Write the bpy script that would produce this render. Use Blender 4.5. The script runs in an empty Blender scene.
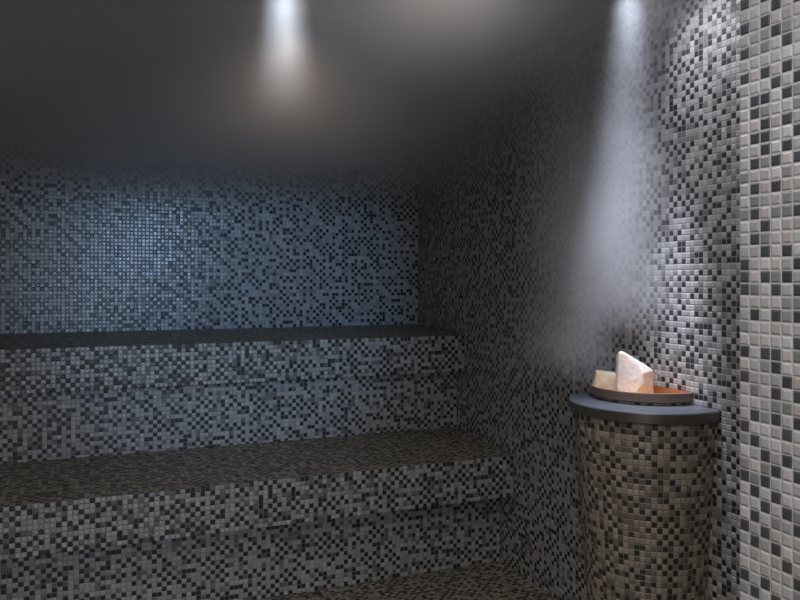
import bpy, bmesh, math, random
from mathutils import Vector, Matrix
random.seed(7)
SC = bpy.context.scene
COL = SC.collection
P = 0.016                      # mosaic pitch
EYE = 1.124                    # eye height above the floor
XR, YB = 1.52, 3.47            # right wall, back wall
XL, YF = -1.56, -0.46          # left wall, front end of the room
ZC = EYE + 0.855               # ceiling
YAW = math.atan(310 / 756.0)
CA, SA = math.cos(YAW), math.sin(YAW)
RIGHT, FWD = Vector((CA, -SA, 0)), Vector((SA, CA, 0))

# ------------------------------------------------------------------ materials
def new_mat(name):
    m = bpy.data.materials.new(name); m.use_nodes = True
    nt = m.node_tree
    for n in list(nt.nodes): nt.nodes.remove(n)
    out = nt.nodes.new('ShaderNodeOutputMaterial')
    return m, nt, out

def mth(nt, op, a, b=None, c=None):
    n = nt.nodes.new('ShaderNodeMath'); n.operation = op
    for i, v in enumerate((a, b, c)):
        if v is None: continue
        if isinstance(v, (int, float)): n.inputs[i].default_value = v
        else: nt.links.new(v, n.inputs[i])
    return n.outputs[0]

def mix(nt, f, a, b):
    n = nt.nodes.new('ShaderNodeMix'); n.data_type = 'RGBA'
    for s, v in ((n.inputs[0], f), (n.inputs[6], a), (n.inputs[7], b)):
        if isinstance(v, (int, float)): s.default_value = v
        elif isinstance(v, tuple): s.default_value = (*v, 1)
        else: nt.links.new(v, s)
    return n.outputs[2]

def mosaic(name, light, mid, dark, grout, tint, seed=0.0, bump=1.0, rough=0.32, dark_share=0.29, mid_share=0.42):
    m, nt, out = new_mat(name)
    L = nt.links.new
    uv = nt.nodes.new('ShaderNodeUVMap'); uv.uv_map = 'UVMap'
    fl = nt.nodes.new('ShaderNodeVectorMath'); fl.operation = 'FLOOR'; L(uv.outputs[0], fl.inputs[0])
    fr = nt.nodes.new('ShaderNodeVectorMath'); fr.operation = 'FRACTION'; L(uv.outputs[0], fr.inputs[0])
    ad = nt.nodes.new('ShaderNodeVectorMath'); ad.operation = 'ADD'; L(fl.outputs[0], ad.inputs[0]); ad.inputs[1].default_value = (seed + .5, seed * 1.7 + .5, seed)
    wn = nt.nodes.new('ShaderNodeTexWhiteNoise'); wn.noise_dimensions = '3D'; L(ad.outputs[0], wn.inputs['Vector'])
    sep = nt.nodes.new('ShaderNodeSeparateColor'); L(wn.outputs['Color'], sep.inputs[0])
    # dark tiles are spread evenly: about one in every two by two block, now and then one more
    hf = nt.nodes.new('ShaderNodeVectorMath'); hf.operation = 'SCALE'; L(fl.outputs[0], hf.inputs[0]); hf.inputs['Scale'].default_value = .5
    bl = nt.nodes.new('ShaderNodeVectorMath'); bl.operation = 'FLOOR'; L(hf.outputs[0], bl.inputs[0])
    ba = nt.nodes.new('ShaderNodeVectorMath'); ba.operation = 'ADD'; L(bl.outputs[0], ba.inputs[0]); ba.inputs[1].default_value = (seed * 2.3 + .5, seed + .5, seed + 9)
    bn = nt.nodes.new('ShaderNodeTexWhiteNoise'); bn.noise_dimensions = '3D'; L(ba.outputs[0], bn.inputs['Vector'])
    sfl = nt.nodes.new('ShaderNodeSeparateXYZ'); L(fl.outputs[0], sfl.inputs[0])
    idx = mth(nt, 'ADD', mth(nt, 'FLOORED_MODULO', sfl.outputs[0], 2.0), mth(nt, 'MULTIPLY', mth(nt, 'FLOORED_MODULO', sfl.outputs[1], 2.0), 2.0))
    gt = lambda t: mth(nt, 'GREATER_THAN', bn.outputs['Value'], t)
    # picks cell 0 or its diagonal neighbour 3, seldom 1 or 2
    pick = mth(nt, 'SUBTRACT', mth(nt, 'MULTIPLY', gt(.43), 3.0), mth(nt, 'ADD', mth(nt, 'MULTIPLY', gt(.86), 1.0), gt(.93)))
    hit = mth(nt, 'COMPARE', idx, pick, .1)
    lo_ = mth(nt, 'MULTIPLY', wn.outputs['Value'], dark_share * 1.12)                 # mostly dark, a few mid
    hi_ = mth(nt, 'MULTIPLY_ADD', wn.outputs['Value'], 1.06 - dark_share, dark_share - .06)
    even = mth(nt, 'COMPARE', mth(nt, 'FLOORED_MODULO', mth(nt, 'ADD', sfl.outputs[0], sfl.outputs[1]), 2.0), 0.0, .1)
    hi_ = mth(nt, 'MAXIMUM', mth(nt, 'SUBTRACT', mth(nt, 'ADD', hi_, .07), mth(nt, 'MULTIPLY', even, .20)), dark_share - .015)
    val = mth(nt, 'ADD', mth(nt, 'MULTIPLY', hit, lo_), mth(nt, 'MULTIPLY', mth(nt, 'SUBTRACT', 1.0, hit), hi_))
    ramp = nt.nodes.new('ShaderNodeValToRGB'); ramp.color_ramp.interpolation = 'CONSTANT'
    e = ramp.color_ramp.elements
    e[0].position = 0; e[0].color = (*dark, 1)
    e[1].position = dark_share; e[1].color = (*mid, 1)
    def addel(p, c):
        x = e.new(p); x.color = (*c, 1)
    lerp = lambda a, b, t: tuple(a[i] * (1 - t) + b[i] * t for i in range(3))
    addel(mid_share, lerp(mid, light, .75))
    addel(mid_share + .12, light)
    addel(.80, lerp(light, tint, .6))
    addel(.88, lerp(light, mid, .22))
    L(val, ramp.inputs[0])
    # per tile brightness wander and a faint streak inside the glass
    nz = nt.nodes.new('ShaderNodeTexNoise'); nz.inputs['Scale'].default_value = 2.6; nz.inputs['Detail'].default_value = 2; L(uv.outputs[0], nz.inputs['Vector'])
    br = mth(nt, 'ADD', mth(nt, 'MULTIPLY_ADD', sep.outputs[1], .34, .72), mth(nt, 'MULTIPLY', nz.outputs[0], .22))
    hsv = nt.nodes.new('ShaderNodeHueSaturation'); L(ramp.outputs[0], hsv.inputs['Color']); L(br, hsv.inputs['Value'])
    # distance to the tile's edge
    sf = nt.nodes.new('ShaderNodeSeparateXYZ'); L(fr.outputs[0], sf.inputs[0])
    dx = mth(nt, 'ABSOLUTE', mth(nt, 'SUBTRACT', sf.outputs[0], .5))
    dy = mth(nt, 'ABSOLUTE', mth(nt, 'SUBTRACT', sf.outputs[1], .5))
    d = mth(nt, 'SMOOTH_MAX', dx, dy, .06)
    g = nt.nodes.new('ShaderNodeMapRange'); g.interpolation_type = 'SMOOTHSTEP'
    g.inputs['From Min'].default_value = .435; g.inputs['From Max'].default_value = .465; L(d, g.inputs['Value'])
    col = mix(nt, g.outputs[0], hsv.outputs[0], grout)
    h = nt.nodes.new('ShaderNodeMapRange'); h.interpolation_type = 'SMOOTHSTEP'
    h.inputs['From Min'].default_value = .30; h.inputs['From Max'].default_value = .47
    h.inputs['To Min'].default_value = 1.0; h.inputs['To Max'].default_value = 0.0; L(d, h.inputs['Value'])
    # each tile is set at its own slight tilt
    tx = mth(nt, 'MULTIPLY', mth(nt, 'SUBTRACT', sep.outputs[0], .5), mth(nt, 'SUBTRACT', sf.outputs[0], .5))
    ty = mth(nt, 'MULTIPLY', mth(nt, 'SUBTRACT', sep.outputs[2], .5), mth(nt, 'SUBTRACT', sf.outputs[1], .5))
    hh = mth(nt, 'ADD', h.outputs[0], mth(nt, 'MULTIPLY', mth(nt, 'ADD', tx, ty), .9))
    bp = nt.nodes.new('ShaderNodeBump'); bp.inputs['Strength'].default_value = bump; bp.inputs['Distance'].default_value = .0016
    L(hh, bp.inputs['Height'])
    b = nt.nodes.new('ShaderNodeBsdfPrincipled')
    L(col, b.inputs['Base Color'])
    ro = nt.nodes.new('ShaderNodeMapRange'); ro.inputs['To Min'].default_value = rough; ro.inputs['To Max'].default_value = .85; L(g.outputs[0], ro.inputs['Value'])
    L(ro.outputs[0], b.inputs['Roughness']); L(bp.outputs[0], b.inputs['Normal'])
    b.inputs['IOR'].default_value = 1.5
    L(b.outputs[0], out.inputs[0])
    return m

LIGHT, MID, DARK = (.44, .425, .415), (.20, .193, .185), (.028, .028, .032)
M_wall = mosaic('grey_mosaic', LIGHT, MID, DARK, (.33, .32, .31), (.36, .32, .29), seed=3, rough=.45)
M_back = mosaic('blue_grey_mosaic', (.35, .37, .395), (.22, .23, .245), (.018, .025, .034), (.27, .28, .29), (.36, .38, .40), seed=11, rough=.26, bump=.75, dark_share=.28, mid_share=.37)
M_bench = mosaic('bench_mosaic', LIGHT, (.17, .165, .155), DARK, (.30, .29, .28), (.38, .35, .31), seed=23, rough=.45)
M_top = mosaic('seat_mosaic', (.40, .37, .305), (.20, .18, .145), (.045, .038, .030), (.20, .185, .16), (.30, .26, .21), seed=31, rough=.42)
M_ped = mosaic('warm_brown_mosaic', (.40, .35, .285), (.185, .157, .125), (.048, .038, .031), (.30, .26, .21), (.37, .27, .185), seed=41, rough=.30, dark_share=.27, mid_share=.50)
M_near = mosaic('pale_mosaic', (.52, .505, .495), (.27, .265, .255), (.075, .078, .080), (.58, .565, .55), (.50, .43, .40), seed=53, bump=.5, rough=.35)

def simple(name, col, rough=.5, metal=0.0, noise=0.0, nscale=20):
    m, nt, out = new_mat(name)
    b = nt.nodes.new('ShaderNodeBsdfPrincipled')
    b.inputs['Base Color'].default_value = (*col, 1); b.inputs['Roughness'].default_value = rough; b.inputs['Metallic'].default_value = metal
    if noise:
        tc = nt.nodes.new('ShaderNodeTexCoord')
        n = nt.nodes.new('ShaderNodeTexNoise'); n.inputs['Scale'].default_value = nscale; n.inputs['Detail'].default_value = 4
        nt.links.new(tc.outputs['Object'], n.inputs['Vector'])
        c = mix(nt, n.outputs[0], tuple(v * (1 - noise) for v in col), tuple(min(1, v * (1 + noise)) for v in col))
        nt.links.new(c, b.inputs['Base Color'])
    nt.links.new(b.outputs[0], out.inputs[0])
    return m

M_ceiling = simple('satin_grey_plaster', (.17, .165, .165), .30, noise=.12, nscale=3)
M_steel = simple('brushed_dark_steel', (.13, .135, .15), .38, .4, noise=.15, nscale=40)
M_rim = simple('dark_bronze_edge', (.17, .155, .14), .36, .7, noise=.2, nscale=30)
M_bowl = simple('bronzed_bowl_side', (.27, .20, .155), .45, .6, noise=.2, nscale=30)
M_copper = simple('copper_bowl_inside', (.56, .27, .13), .42, .7, noise=.25, nscale=30)
M_fixture = simple('white_enamel', (.75, .75, .75), .4)

def crystal_mat(name, a, b_, seed):
    m, nt, out = new_mat(name); L = nt.links.new
    tc = nt.nodes.new('ShaderNodeTexCoord')
    mp = nt.nodes.new('ShaderNodeMapping'); mp.inputs['Location'].default_value = (seed, seed * 2, 0); L(tc.outputs['Object'], mp.inputs[0])
    n = nt.nodes.new('ShaderNodeTexNoise'); n.inputs['Scale'].default_value = 34; n.inputs['Detail'].default_value = 6; n.inputs['Distortion'].default_value = .8; L(mp.outputs[0], n.inputs['Vector'])
    r = nt.nodes.new('ShaderNodeValToRGB'); r.color_ramp.elements[0].position = .36; r.color_ramp.elements[0].color = (*b_, 1)
    r.color_ramp.elements[1].position = .60; r.color_ramp.elements[1].color = (*a, 1); L(n.outputs[0], r.inputs[0])
    b = nt.nodes.new('ShaderNodeBsdfPrincipled'); L(r.outputs[0], b.inputs['Base Color'])
    b.inputs['Roughness'].default_value = .38
    b.inputs['Subsurface Weight'].default_value = .55
    b.inputs['Subsurface Radius'].default_value = (.03, .014, .007)
    b.inputs['Subsurface Scale'].default_value = .8
    v = nt.nodes.new('ShaderNodeTexVoronoi'); v.inputs['Scale'].default_value = 60; L(mp.outputs[0], v.inputs['Vector'])
    bp = nt.nodes.new('ShaderNodeBump'); bp.inputs['Strength'].default_value = .35; bp.inputs['Distance'].default_value = .003
    L(mth(nt, 'ADD', v.outputs['Distance'], n.outputs[0]), bp.inputs['Height']); L(bp.outputs[0], b.inputs['Normal'])
    L(b.outputs[0], out.inputs[0])
    return m
M_cry1 = crystal_mat('pale_rose_crystal', (.93, .86, .80), (.90, .74, .62), 1.3)
M_cry2 = crystal_mat('milky_amber_crystal', (.93, .83, .70), (.86, .66, .42), 5.1)

# ------------------------------------------------------------------ mesh helpers
def link(name, me, mats, parent=None):
    o = bpy.data.objects.new(name, me); COL.objects.link(o)
    for m in (mats if isinstance(mats, (list, tuple)) else [mats]): me.materials.append(m)
    if parent is not None: o.parent = parent
    return o

class MB:
    """collects faces with mosaic coordinates (one unit = one tile)"""
    def __init__(s): s.v = []; s.f = []; s.uv = []; s.mi = []; s.sm = []
    def face(s, pts, uvs, mi=0, smooth=False):
        i = len(s.v); s.v += [tuple(p) for p in pts]; s.f.append(tuple(range(i, i + len(pts)))); s.uv += uvs; s.mi.append(mi); s.sm.append(smooth)
    def auto(s, pts, mi=0, org=(0, 0, 0)):
        n = (Vector(pts[1]) - Vector(pts[0])).cross(Vector(pts[2]) - Vector(pts[1]))
        a = [abs(c) for c in n]; k = a.index(max(a))
        ij = ((1, 2), (0, 2), (0, 1))[k]
        s.face(pts, [((p[ij[0]] - org[ij[0]]) / P, (p[ij[1]] - org[ij[1]]) / P) for p in pts], mi)
    def box(s, lo, hi, mi=0, org=(0, 0, 0), skip=()):
        x0, y0, z0 = lo; x1, y1, z1 = hi
        F = {'-x': [(x0, y1, z0), (x0, y0, z0), (x0, y0, z1), (x0, y1, z1)], '+x': [(x1, y0, z0), (x1, y1, z0), (x1, y1, z1), (x1, y0, z1)],
             '-y': [(x0, y0, z0), (x1, y0, z0), (x1, y0, z1), (x0, y0, z1)], '+y': [(x1, y1, z0), (x0, y1, z0), (x0, y1, z1), (x1, y1, z1)],
             '-z': [(x0, y1, z0), (x1, y1, z0), (x1, y0, z0), (x0, y0, z0)], '+z': [(x0, y0, z1), (x1, y0, z1), (x1, y1, z1), (x0, y1, z1)]}
        for k, f in F.items():
            if k not in skip: s.auto(f, mi, org)
    def tiles(s, org, ud, vd, nu, nv, cu=0, cv=0, mi=0, rise=.0013, frac_u=0.0):
        """nu x nv cushion tiles standing proud of their bed, from org along ud and vd"""
        ud, vd = Vector(ud), Vector(vd); n = ud.cross(vd); org = Vector(org)
        for i in range(nu):
            for j in range(nv):
                r = rise * random.uniform(.8, 1.15); t1 = random.uniform(-.0002, .0002); t2 = random.uniform(-.0002, .0002)
                rings = []
                for ins, hgt in ((.055, 0), (.085, .62), (.19, 1)):
                    ring = []
                    for a, b in ((ins, ins), (1 - ins, ins), (1 - ins, 1 - ins), (ins, 1 - ins)):
                        h = r * hgt + (t1 * (a - .5) + t2 * (b - .5)) * hgt
                        ring.append((org + ud * ((i + a) * P) + vd * ((j + b) * P) + n * h, (cu + i + a, cv + j + b)))
                    rings.append(ring)
                for k in range(2):
                    for q in range(4):
                        A, B = rings[k][q], rings[k][(q + 1) % 4]; C, D = rings[k + 1][(q + 1) % 4], rings[k + 1][q]
                        s.face([A[0], B[0], C[0], D[0]], [A[1], B[1], C[1], D[1]], mi)
                s.face([x[0] for x in rings[2]], [x[1] for x in rings[2]], mi)
    def build(s, name, mats, parent=None):
        me = bpy.data.meshes.new(name); me.from_pydata(s.v, [], s.f)
        ul = me.uv_layers.new(name='UVMap'); ul.data.foreach_set('uv', [c for t in s.uv for c in t])
        me.polygons.foreach_set('material_index', s.mi); me.polygons.foreach_set('use_smooth', s.sm)
        me.update()
        return link(name, me, mats, parent)

def struct(o): o['kind'] = 'structure'; return o
def empty(name, loc):
    o = bpy.data.objects.new(name, None); COL.objects.link(o); o.location = loc; o.empty_display_size = .1; return o
def tag(o, label, cat, group=None, kind=None):
    o['label'] = label; o['category'] = cat
    if group: o['group'] = group
    if kind: o['kind'] = kind
    return o
def Z(z): return z + EYE       # heights were measured from the eye

T = .12
# ------------------------------------------------------------------ the room
b = MB(); b.box((XL - T, YF, -T), (XR + T, YB + T, 0), org=(XR, 0, 0)); struct(b.build('floor', M_top))
b = MB(); b.box((XL - T, YF, ZC), (XR + T, YB + T, ZC + T)); struct(b.build('ceiling', M_ceiling))
b = MB(); b.box((XL, YB, 0), (XR + T, YB + T, ZC), org=(XR, YB, Z(-.221))); struct(b.build('wall_back', M_back))
b = MB(); b.box((XR, YF, 0), (XR + T, YB, ZC), org=(XR, YB, 0)); struct(b.build('wall_right', M_wall))
b = MB(); b.box((XL - T, YF, 0), (XL, YB + T, ZC), org=(0, YB, 0)); struct(b.build('wall_left', M_wall))
# the partition beside the entrance, its tiles in relief
NX, NY = .782, .742
b = MB()
b.box((NX, YF, 0), (XR, NY, ZC), org=(NX, NY, 0))
nv = int(ZC / P) - 1
b.tiles((NX, NY, 0), (0, -1, 0), (0, 0, 1), 58, nv, cu=-58, rise=.0009)
b.uv = b.uv
struct(b.build('wall_partition', M_near))

# ------------------------------------------------------------------ benches
def bench(label, yf, zf, yb, zb, thick, yr, zbot, nrows):
    """slab front (yf,zf) falling slightly from (yb,zb); riser at yr down to zbot"""
    x0, x1 = XL + .001, XR - .001
    e = empty('tiled_bench', (0, (yf + yb) / 2, 0)); tag(e, label, 'bench')
    oy = (yf + yb) / 2
    s = MB()
    def q(y, z, x): return (x, y - oy, z)
    uvn = lambda pts, f: [f(p) for p in pts]
    zl = zf - thick
    top = [q(yf, zf, x0), q(yf, zf, x1), q(yb, zb, x1), q(yb, zb, x0)]
    s.face(top, [((p[0] - x1) / P, (p[1] - top[0][1]) / P) for p in top], 1)
    fr = [q(yf, zl, x0), q(yf, zl, x1), q(yf, zf, x1), q(yf, zf, x0)]
    s.face(fr, [((p[0] - x1) / P, (p[2] - zf) / P + nrows) for p in fr], 0)
    s.auto([q(yb, zl, x0), q(yb, zl, x1), q(yf, zl, x1), q(yf, zl, x0)])
    s.auto([q(yb, zb, x0), q(yb, zb, x1), q(yb, zl, x1), q(yb, zl, x0)])
    for x, flip in ((x0, 1), (x1, 0)):
        pts = [q(yf, zl, x), q(yb, zl, x), q(yb, zb, x), q(yf, zf, x)]
        s.auto(pts[::-1] if flip else pts)
    nu = int((x1 - x0) / P)
    s.tiles((x1 - nu * P, yf - oy, zf - nrows * P + .001), (1, 0, 0), (0, 0, 1), nu, nrows, cu=-nu, cv=0, rise=.0012)
    s.build('seat_slab', [M_bench, M_top], e)
    r = MB()
    r.box((x0, yr - oy, zbot), (x1, yb - oy, zl - .0005), org=(x1, 0, zl))
    r.build('riser', M_bench, e)
    return e
bench('lower tiled bench running along the room, step below the top bench', 2.544, Z(-.680), 3.034, Z(-.657), .157, 2.65, .0005, 10)
bench('upper tiled bench against the back wall, the highest seat', 2.958, Z(-.242), YB - .001, Z(-.221), .150, 3.036, Z(-.657) + .0005, 10)

# ------------------------------------------------------------------ pedestal
PC = Vector((1.465, 1.718)); XW = XR - .0015
def arc(cx, cy, r, xw, n=72):
    """points of a circle cut off by the wall plane x = xw, from the near end round the room side to the far end"""
    c = min(1, max(-1, (xw - cx) / r)); a0 = math.acos(c)
    return [(cx + r * math.cos(t), cy + r * math.sin(t), t * r) for t in [(2 * math.pi - a0) + (a0 * 2 - 2 * math.pi) * i / n for i in range(n + 1)]]
def prism(mb, prof, xw, cx, cy, mats, cap_top=None, cap_bot=None, smooth=True, n=72, u0=0.0):
    """prof: list of (radius, z, v)."""
    rows = [arc(cx, cy, r, xw, n) for r, z, v in prof]
    R0 = max(r for r, z, v in prof)
    for k in range(len(prof) - 1):
        for i in range(n):
            A = rows[k][i]; B = rows[k][i + 1]; C = rows[k + 1][i + 1]; D = rows[k + 1][i]
            u = lambda p, rr: (p[2] / rr * R0) / P + u0
            ra, rb = prof[k][0], prof[k + 1][0]; za, zb = prof[k][1], prof[k + 1][1]
            mb.face([(B[0], B[1], za), (A[0], A[1], za), (D[0], D[1], zb), (C[0], C[1], zb)],
                    [(u(B, ra), prof[k][2]), (u(A, ra), prof[k][2]), (u(D, rb), prof[k + 1][2]), (u(C, rb), prof[k + 1][2])], mats[k], smooth)
        A, B, C, D = rows[k][0], rows[k][-1], rows[k + 1][-1], rows[k + 1][0]
        mb.face([(A[0], A[1], prof[k][1]), (B[0], B[1], prof[k][1]), (C[0], C[1], prof[k + 1][1]), (D[0], D[1], prof[k + 1][1])], [(0, 0)] * 4, mats[k])
    if cap_top is not None:
        mb.face([(p[0], p[1], prof[-1][1]) for p in rows[-1]][::-1], [(p[0] / P, p[1] / P) for p in rows[-1]][::-1], cap_top)
    if cap_bot is not None:
        mb.face([(p[0], p[1], prof[0][1]) for p in rows[0]], [(p[0] / P, p[1] / P) for p in rows[0]], cap_bot)

ped = empty('pedestal', (PC.x, PC.y, 0))
tag(ped, 'round tapering pedestal clad in brown mosaic, dark steel rim, built against right wall', 'pedestal')
zt = Z(-.341); zr = zt - .029
s = MB()
rt, rb_ = .2055, .150
prof = []
nn = 52
for i in range(nn + 1):
    t = i / nn; z = .0005 + (zr - .0007) * t
    rr = rb_ + (rt - rb_) * (t ** .9)
    prof.append((rr, z, z / P))
prism(s, prof, XW - PC.x, 0, 0, [0] * nn, cap_bot=0, n=84)
s.build('body', M_ped, ped)
s = MB()
prism(s, [(.214, zr, 0), (.2185, zr + .002, .1), (.2195, zt - .004, 1), (.2185, zt - .001, 1.2), (.2165, zt, 1.4)], XW - PC.x, 0, 0, [0, 0, 1, 1], cap_top=1, cap_bot=0, n=96)
o = s.build('top_disc', [M_rim, M_steel], ped); o['label'] = 'dark steel disc with a bright upper edge'
BC = Vector((1.500, 1.762)); BR = .164
s = MB()
prism(s, [(BR - .012, zt + .0004, 0), (BR - .012, zt + .0062, .98)], XW - PC.x, BC.x - PC.x, BC.y - PC.y, [0], cap_top=0, cap_bot=0, smooth=False, n=60)
o = s.build('plinth', M_ped, ped); o['label'] = 'low ring of small mosaic tiles under the bowl'

# ------------------------------------------------------------------ bowl with crystals
zb0 = zt + .0066; zrim = Z(-.307)
bowl = empty('bowl', (BC.x, BC.y, zb0)); tag(bowl, 'shallow bronze bowl with copper inside, holding crystals on the pedestal', 'bowl')
s = MB()
hr = zrim - zb0
outer = [(BR - .010, 0), (BR - .004, .003), (BR - .001, hr * .5), (BR + .001, hr - .002), (BR + .001, hr), (BR - .002, hr + .0008), (BR - .004, hr - .001)]
inner = [(BR - .005, hr - .004), (BR - .010, .007), (BR - .016, .004)]
pr = [(r, z, 0) for r, z in outer + inner]
n = 72
rows = [arc(0, 0, r, XW - BC.x, n) for r, z, v in pr]
for k in range(len(pr) - 1):
    for i in range(n):
        A, B, C, D = rows[k][i], rows[k][i + 1], rows[k + 1][i + 1], rows[k + 1][i]
        s.face([(B[0], B[1], pr[k][1]), (A[0], A[1], pr[k][1]), (D[0], D[1], pr[k + 1][1]), (C[0], C[1], pr[k + 1][1])], [(0, 0)] * 4, 0 if k < len(outer) - 1 else 1, True)
s.face([(p[0], p[1], pr[-1][1]) for p in rows[-1]][::-1], [(0, 0)] * (n + 1), 1)
s.face([(p[0], p[1], 0) for p in rows[0]], [(0, 0)] * (n + 1), 0)
# the flat back of the half round bowl, standing against the wall
hb = BR * .985
s.box((XW - BC.x - .004, -hb, .003), (XW - BC.x, hb, hr), 1)
s.build('dish', [M_bowl, M_copper], bowl)

def hull_mesh(name, pts, mat, origin, bev=.0022):
    bm = bmesh.new()
    for a, d, z in pts:
        bm.verts.new(RIGHT * a + FWD * d + Vector((0, 0, z)))
    r = bmesh.ops.convex_hull(bm, input=list(bm.verts))
    bmesh.ops.delete(bm, geom=[g for g in r['geom_interior'] + r['geom_unused'] if isinstance(g, bmesh.types.BMVert)], context='VERTS')
    bmesh.ops.dissolve_limit(bm, angle_limit=math.radians(6), verts=list(bm.verts), edges=list(bm.edges))
    bmesh.ops.bevel(bm, geom=list(bm.edges), offset=bev, segments=2, affect='EDGES', profile=.6)
    bmesh.ops.recalc_face_normals(bm, faces=list(bm.faces))
    me = bpy.data.meshes.new(name); bm.to_mesh(me); bm.free()
    o = link(name, me, mat); o.location = origin
    return o
# large crystal: local (right, away, up), metres, base at 0
c1 = Vector((1.430, 1.730, zb0 + .0045))
big = [(-.053, -.006, .030), (-.048, -.004, .128), (-.036, -.002, .1285), (-.046, .030, .110), (-.048, .036, .000), (-.052, -.004, .000),
       (-.002, -.024, .103), (.012, -.034, .070), (.013, -.035, .042), (-.006, -.032, .018), (-.028, -.022, .000),
       (.030, -.002, .089), (.053, .006, .074), (.056, .010, .060), (.056, .010, .000), (.052, .044, .050), (.050, .046, .000), (-.004, .042, .100)]
o = hull_mesh('crystal', big, M_cry1, c1); tag(o, 'large pointed pale pink crystal standing upright in the bowl', 'crystal')
c2 = Vector((1.4115, 1.844, zb0 + .0045))
small = [(-.033, -.012, .006), (-.026, -.012, .058), (.032, -.016, .050), (.034, -.014, .000), (-.020, .020, .062), (.034, .016, .056), (-.036, .014, .008), (.034, .018, .000), (-.012, -.019, .030), (.012, -.020, .008), (-.024, -.008, .000)]
o = hull_mesh('crystal', small, M_cry2, c2, .0018); tag(o, 'small blocky honey white crystal at the left side of the bowl', 'crystal')

# ------------------------------------------------------------------ ceiling downlights and added fill spots
LA = Vector((1.293, 1.592)); LB = Vector((.417, 1.72)); LC = Vector((-.60, 1.90)); LD = Vector((.15, .25))
def downlight(p, label):
    e = empty('downlight', (p.x, p.y, ZC - .001)); tag(e, label, 'ceiling light', 'downlights in the ceiling')
    s = MB()
    pr = [(.046, 0), (.046, -.004), (.038, -.006), (.034, -.003), (.032, -.001)]
    for k in range(4):
        for i in range(40):
            a, b2 = 2 * math.pi * i / 40, 2 * math.pi * (i + 1) / 40
            s.face([(pr[k][0] * math.cos(a), pr[k][0] * math.sin(a), pr[k][1]), (pr[k][0] * math.cos(b2), pr[k][0] * math.sin(b2), pr[k][1]),
                    (pr[k + 1][0] * math.cos(b2), pr[k + 1][0] * math.sin(b2), pr[k + 1][1]), (pr[k + 1][0] * math.cos(a), pr[k + 1][0] * math.sin(a), pr[k + 1][1])], [(0, 0)] * 4, 0, True)
    s.build('trim_ring', M_fixture, e)
    return e
def spot(p, watts, col, ang, blend, rad, tgt=None, zoff=-.012):
    l = bpy.data.lights.new('beam_or_fill_spot', 'SPOT'); l.energy = watts; l.color = col; l.spot_size = math.radians(ang); l.spot_blend = blend; l.shadow_soft_size = rad
    o = bpy.data.objects.new('beam_or_fill_spot', l); COL.objects.link(o); o.location = (p.x, p.y, ZC + zoff)
    if tgt is not None:
        o.rotation_euler = (Vector(tgt) - o.location).to_track_quat('-Z', 'Y').to_euler()
    return o
def tilted(p, deg, ahead=0.0):     # a point under the ceiling seen from p, deg towards the entrance side
    d = RIGHT * math.tan(math.radians(deg)) + FWD * ahead
    return (p.x + d.x, p.y + d.y, ZC - 1.0)
spot(LA, 14, (.88, .90, 1.0), 88, 1, .06, tilted(LA, 38))
spot(LA, 190, (.74, .81, 1.0), 28, 1, .03, tilted(LA, 4, .15))
spot(LB, 210, (.78, .87, 1.0), 22, 1, .03)
spot(Vector((.78, 1.50)), 8, (1.0, .96, .93), 140, 1, .05)  # added fill, lifts the right wall and the steam at top centre
spot(Vector((.62, 2.50)), 4, (1.0, .76, .56), 150, 1, .05)  # added lamp, only for the warm glow in the steam towards the back
spot(Vector((-.50, 1.40)), 12, (1.0, .92, .83), 140, 1, .05)  # added warm fill above the view, for bench tops and fronts
spot(Vector((.55, 1.25)), 16, (1.0, .92, .83), 140, 1, .05)  # added warm fill above the view, for the benches and right wall
spot(LD, 44, (.96, .96, 1), 120, 1, .05, (.5, .6, .6))
# blue spotlight by the entrance behind the camera, aimed at the back wall
o = spot(Vector((.47, -.40)), 110, (.34, .62, 1.0), 31, 1, .05); o.location.z = Z(.36)
o.rotation_euler = (Vector((.56, YB, Z(-.05))) - o.location).to_track_quat('-Z', 'Y').to_euler()
o = spot(Vector((-.05, -.40)), 34, (.50, .70, 1.0), 44, 1, .06); o.location.z = Z(-.1)  # added low fill that turns the bench risers bluish
o.rotation_euler = (Vector((.25, YB, Z(-.45))) - o.location).to_track_quat('-Z', 'Y').to_euler()

# ------------------------------------------------------------------ steam
def sstep(nt, x, a, b_, c=0.0, d=1.0):
    n = nt.nodes.new('ShaderNodeMapRange'); n.interpolation_type = 'SMOOTHSTEP'
    n.inputs['From Min'].default_value = a; n.inputs['From Max'].default_value = b_; n.inputs['To Min'].default_value = c; n.inputs['To Max'].default_value = d
    nt.links.new(x, n.inputs['Value']); return n.outputs[0]
def noise(nt, vec, scale, detail=2):
    n = nt.nodes.new('ShaderNodeTexNoise'); n.inputs['Scale'].default_value = scale; n.inputs['Detail'].default_value = detail; nt.links.new(vec, n.inputs['Vector']); return n.outputs[0]

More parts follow.
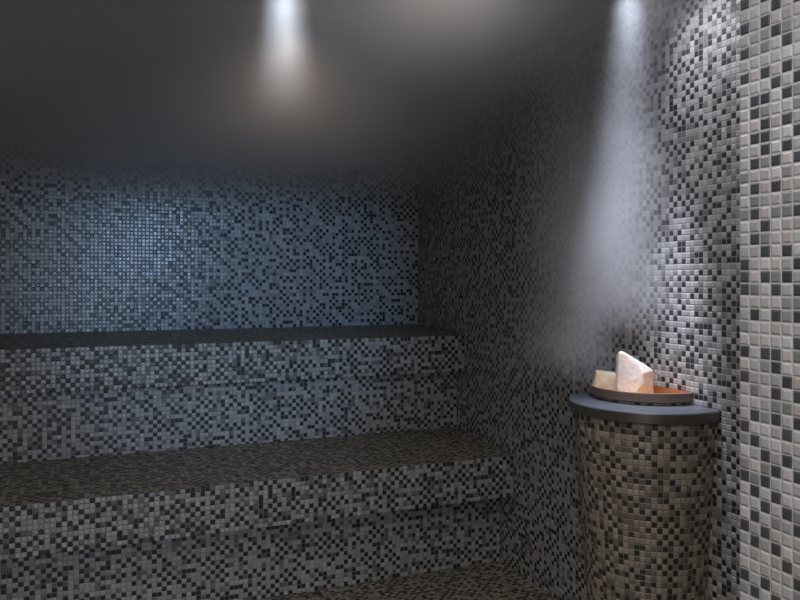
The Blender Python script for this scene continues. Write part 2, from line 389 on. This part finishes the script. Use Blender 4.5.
def d_steam(nt, vec, x, y, z):
    # the column that rises past the pedestal
    cx, cy = 1.42, 1.88
    dx = mth(nt, 'SUBTRACT', x, cx); dy = mth(nt, 'SUBTRACT', y, cy)
    r = mth(nt, 'SQRT', mth(nt, 'ADD', mth(nt, 'MULTIPLY', dx, dx), mth(nt, 'MULTIPLY', dy, dy)))
    r = mth(nt, 'ADD', r, mth(nt, 'MULTIPLY', mth(nt, 'SUBTRACT', noise(nt, vec, 4, 2), .5), .12))
    g = sstep(nt, r, .02, .275, 1, 0)
    v = mth(nt, 'MULTIPLY', sstep(nt, z, zrim - .02, zt + .16, 0, 1), sstep(nt, z, Z(.20), Z(.65), 1, .25))
    keep = mth(nt, 'MAXIMUM', sstep(nt, y, 1.955, 2.0, 0, 1), sstep(nt, z, zt + .15, zt + .32, 0, 1))
    keep = mth(nt, 'MAXIMUM', keep, sstep(nt, x, 1.31, 1.352, 1, 0))
    column = mth(nt, 'MULTIPLY', mth(nt, 'MULTIPLY', mth(nt, 'MULTIPLY', g, v), keep), 6.0)
    # the layer below the ceiling
    nz = noise(nt, vec, 1.3)
    zz = mth(nt, 'ADD', z, mth(nt, 'MULTIPLY', mth(nt, 'SUBTRACT', nz, .5), .30))
    yy = sstep(nt, y, .9, 3.0, .25, 1)
    zz = mth(nt, 'ADD', zz, mth(nt, 'MULTIPLY_ADD', yy, .17, -.17))
    a = sstep(nt, zz, Z(.27), Z(.78), 0, 1)
    xx = sstep(nt, x, .8, 1.5, 1, .34)
    return mth(nt, 'ADD', mth(nt, 'MULTIPLY', mth(nt, 'MULTIPLY', mth(nt, 'MULTIPLY', a, yy), xx), 4.0), column)
m, nt, out = new_mat('vapour')
v = nt.nodes.new('ShaderNodeVolumePrincipled'); v.inputs['Color'].default_value = (.95, .94, .94, 1); v.inputs['Anisotropy'].default_value = .25
tc = nt.nodes.new('ShaderNodeTexCoord'); sp = nt.nodes.new('ShaderNodeSeparateXYZ'); nt.links.new(tc.outputs['Object'], sp.inputs[0])
nt.links.new(d_steam(nt, tc.outputs['Object'], sp.outputs[0], sp.outputs[1], sp.outputs[2]), v.inputs['Density'])
nt.links.new(v.outputs[0], out.inputs['Volume'])
s = MB()
# one closed hull: the layer, the column hanging from it, and the column's foot in front, clear of the crystals
zc0 = Z(.15)
gx = [XL + .002, 1.0, 1.06, 1.355, XR - .002]; gy = [.76, 1.48, 1.60, 1.955, 2.32, YB - .002]
gz = [zt - .13, zrim + .002, zt + .150, zc0, ZC - .008]
def filled(i, j, k):
    if not (0 <= i < 4 and 0 <= j < 5 and 0 <= k < 4): return False
    if k == 3: return True
    if k == 2: return i >= 1 and 1 <= j <= 3
    if k == 1: return (i >= 1 and j == 3) or (i == 2 and j == 2)
    return i >= 1 and j == 3
for i in range(4):
    for j in range(5):
        for k in range(4):
            if filled(i, j, k):
                skip = [n for n, (a, b_, c_) in {'-x': (-1, 0, 0), '+x': (1, 0, 0), '-y': (0, -1, 0), '+y': (0, 1, 0), '-z': (0, 0, -1), '+z': (0, 0, 1)}.items() if filled(i + a, j + b_, k + c_)]
                s.box((gx[i], gy[j], gz[k]), (gx[i + 1], gy[j + 1], gz[k + 1]), skip=skip)
o = s.build('steam', m)
tag(o, 'soft grey steam gathered below the ceiling and drifting down the right wall behind the crystals', 'steam', kind='stuff')

# ------------------------------------------------------------------ world, camera
w = bpy.data.worlds.new('world'); SC.world = w; w.use_nodes = True
w.node_tree.nodes['Background'].inputs[0].default_value = (1.0, .96, .94, 1)
w.node_tree.nodes['Background'].inputs[1].default_value = .72
cam = bpy.data.cameras.new('camera'); co = bpy.data.objects.new('camera', cam); COL.objects.link(co)
cam.sensor_width = 36; cam.lens = 756 / 800 * 36; cam.shift_y = -20 / 800; cam.clip_start = .02
co.location = (0, 0, EYE); co.rotation_euler = (math.pi / 2, 0, -YAW)
SC.camera = co
SC.view_settings.view_transform = 'Standard'; SC.view_settings.look = 'None'; SC.view_settings.gamma = 1; SC.view_settings.use_curve_mapping = False
SC.view_settings.exposure = 0.0
c = SC.cycles
c.use_denoising = True
c.max_bounces = 8; c.volume_bounces = 2; c.volume_step_rate = .35; c.volume_max_steps = 512
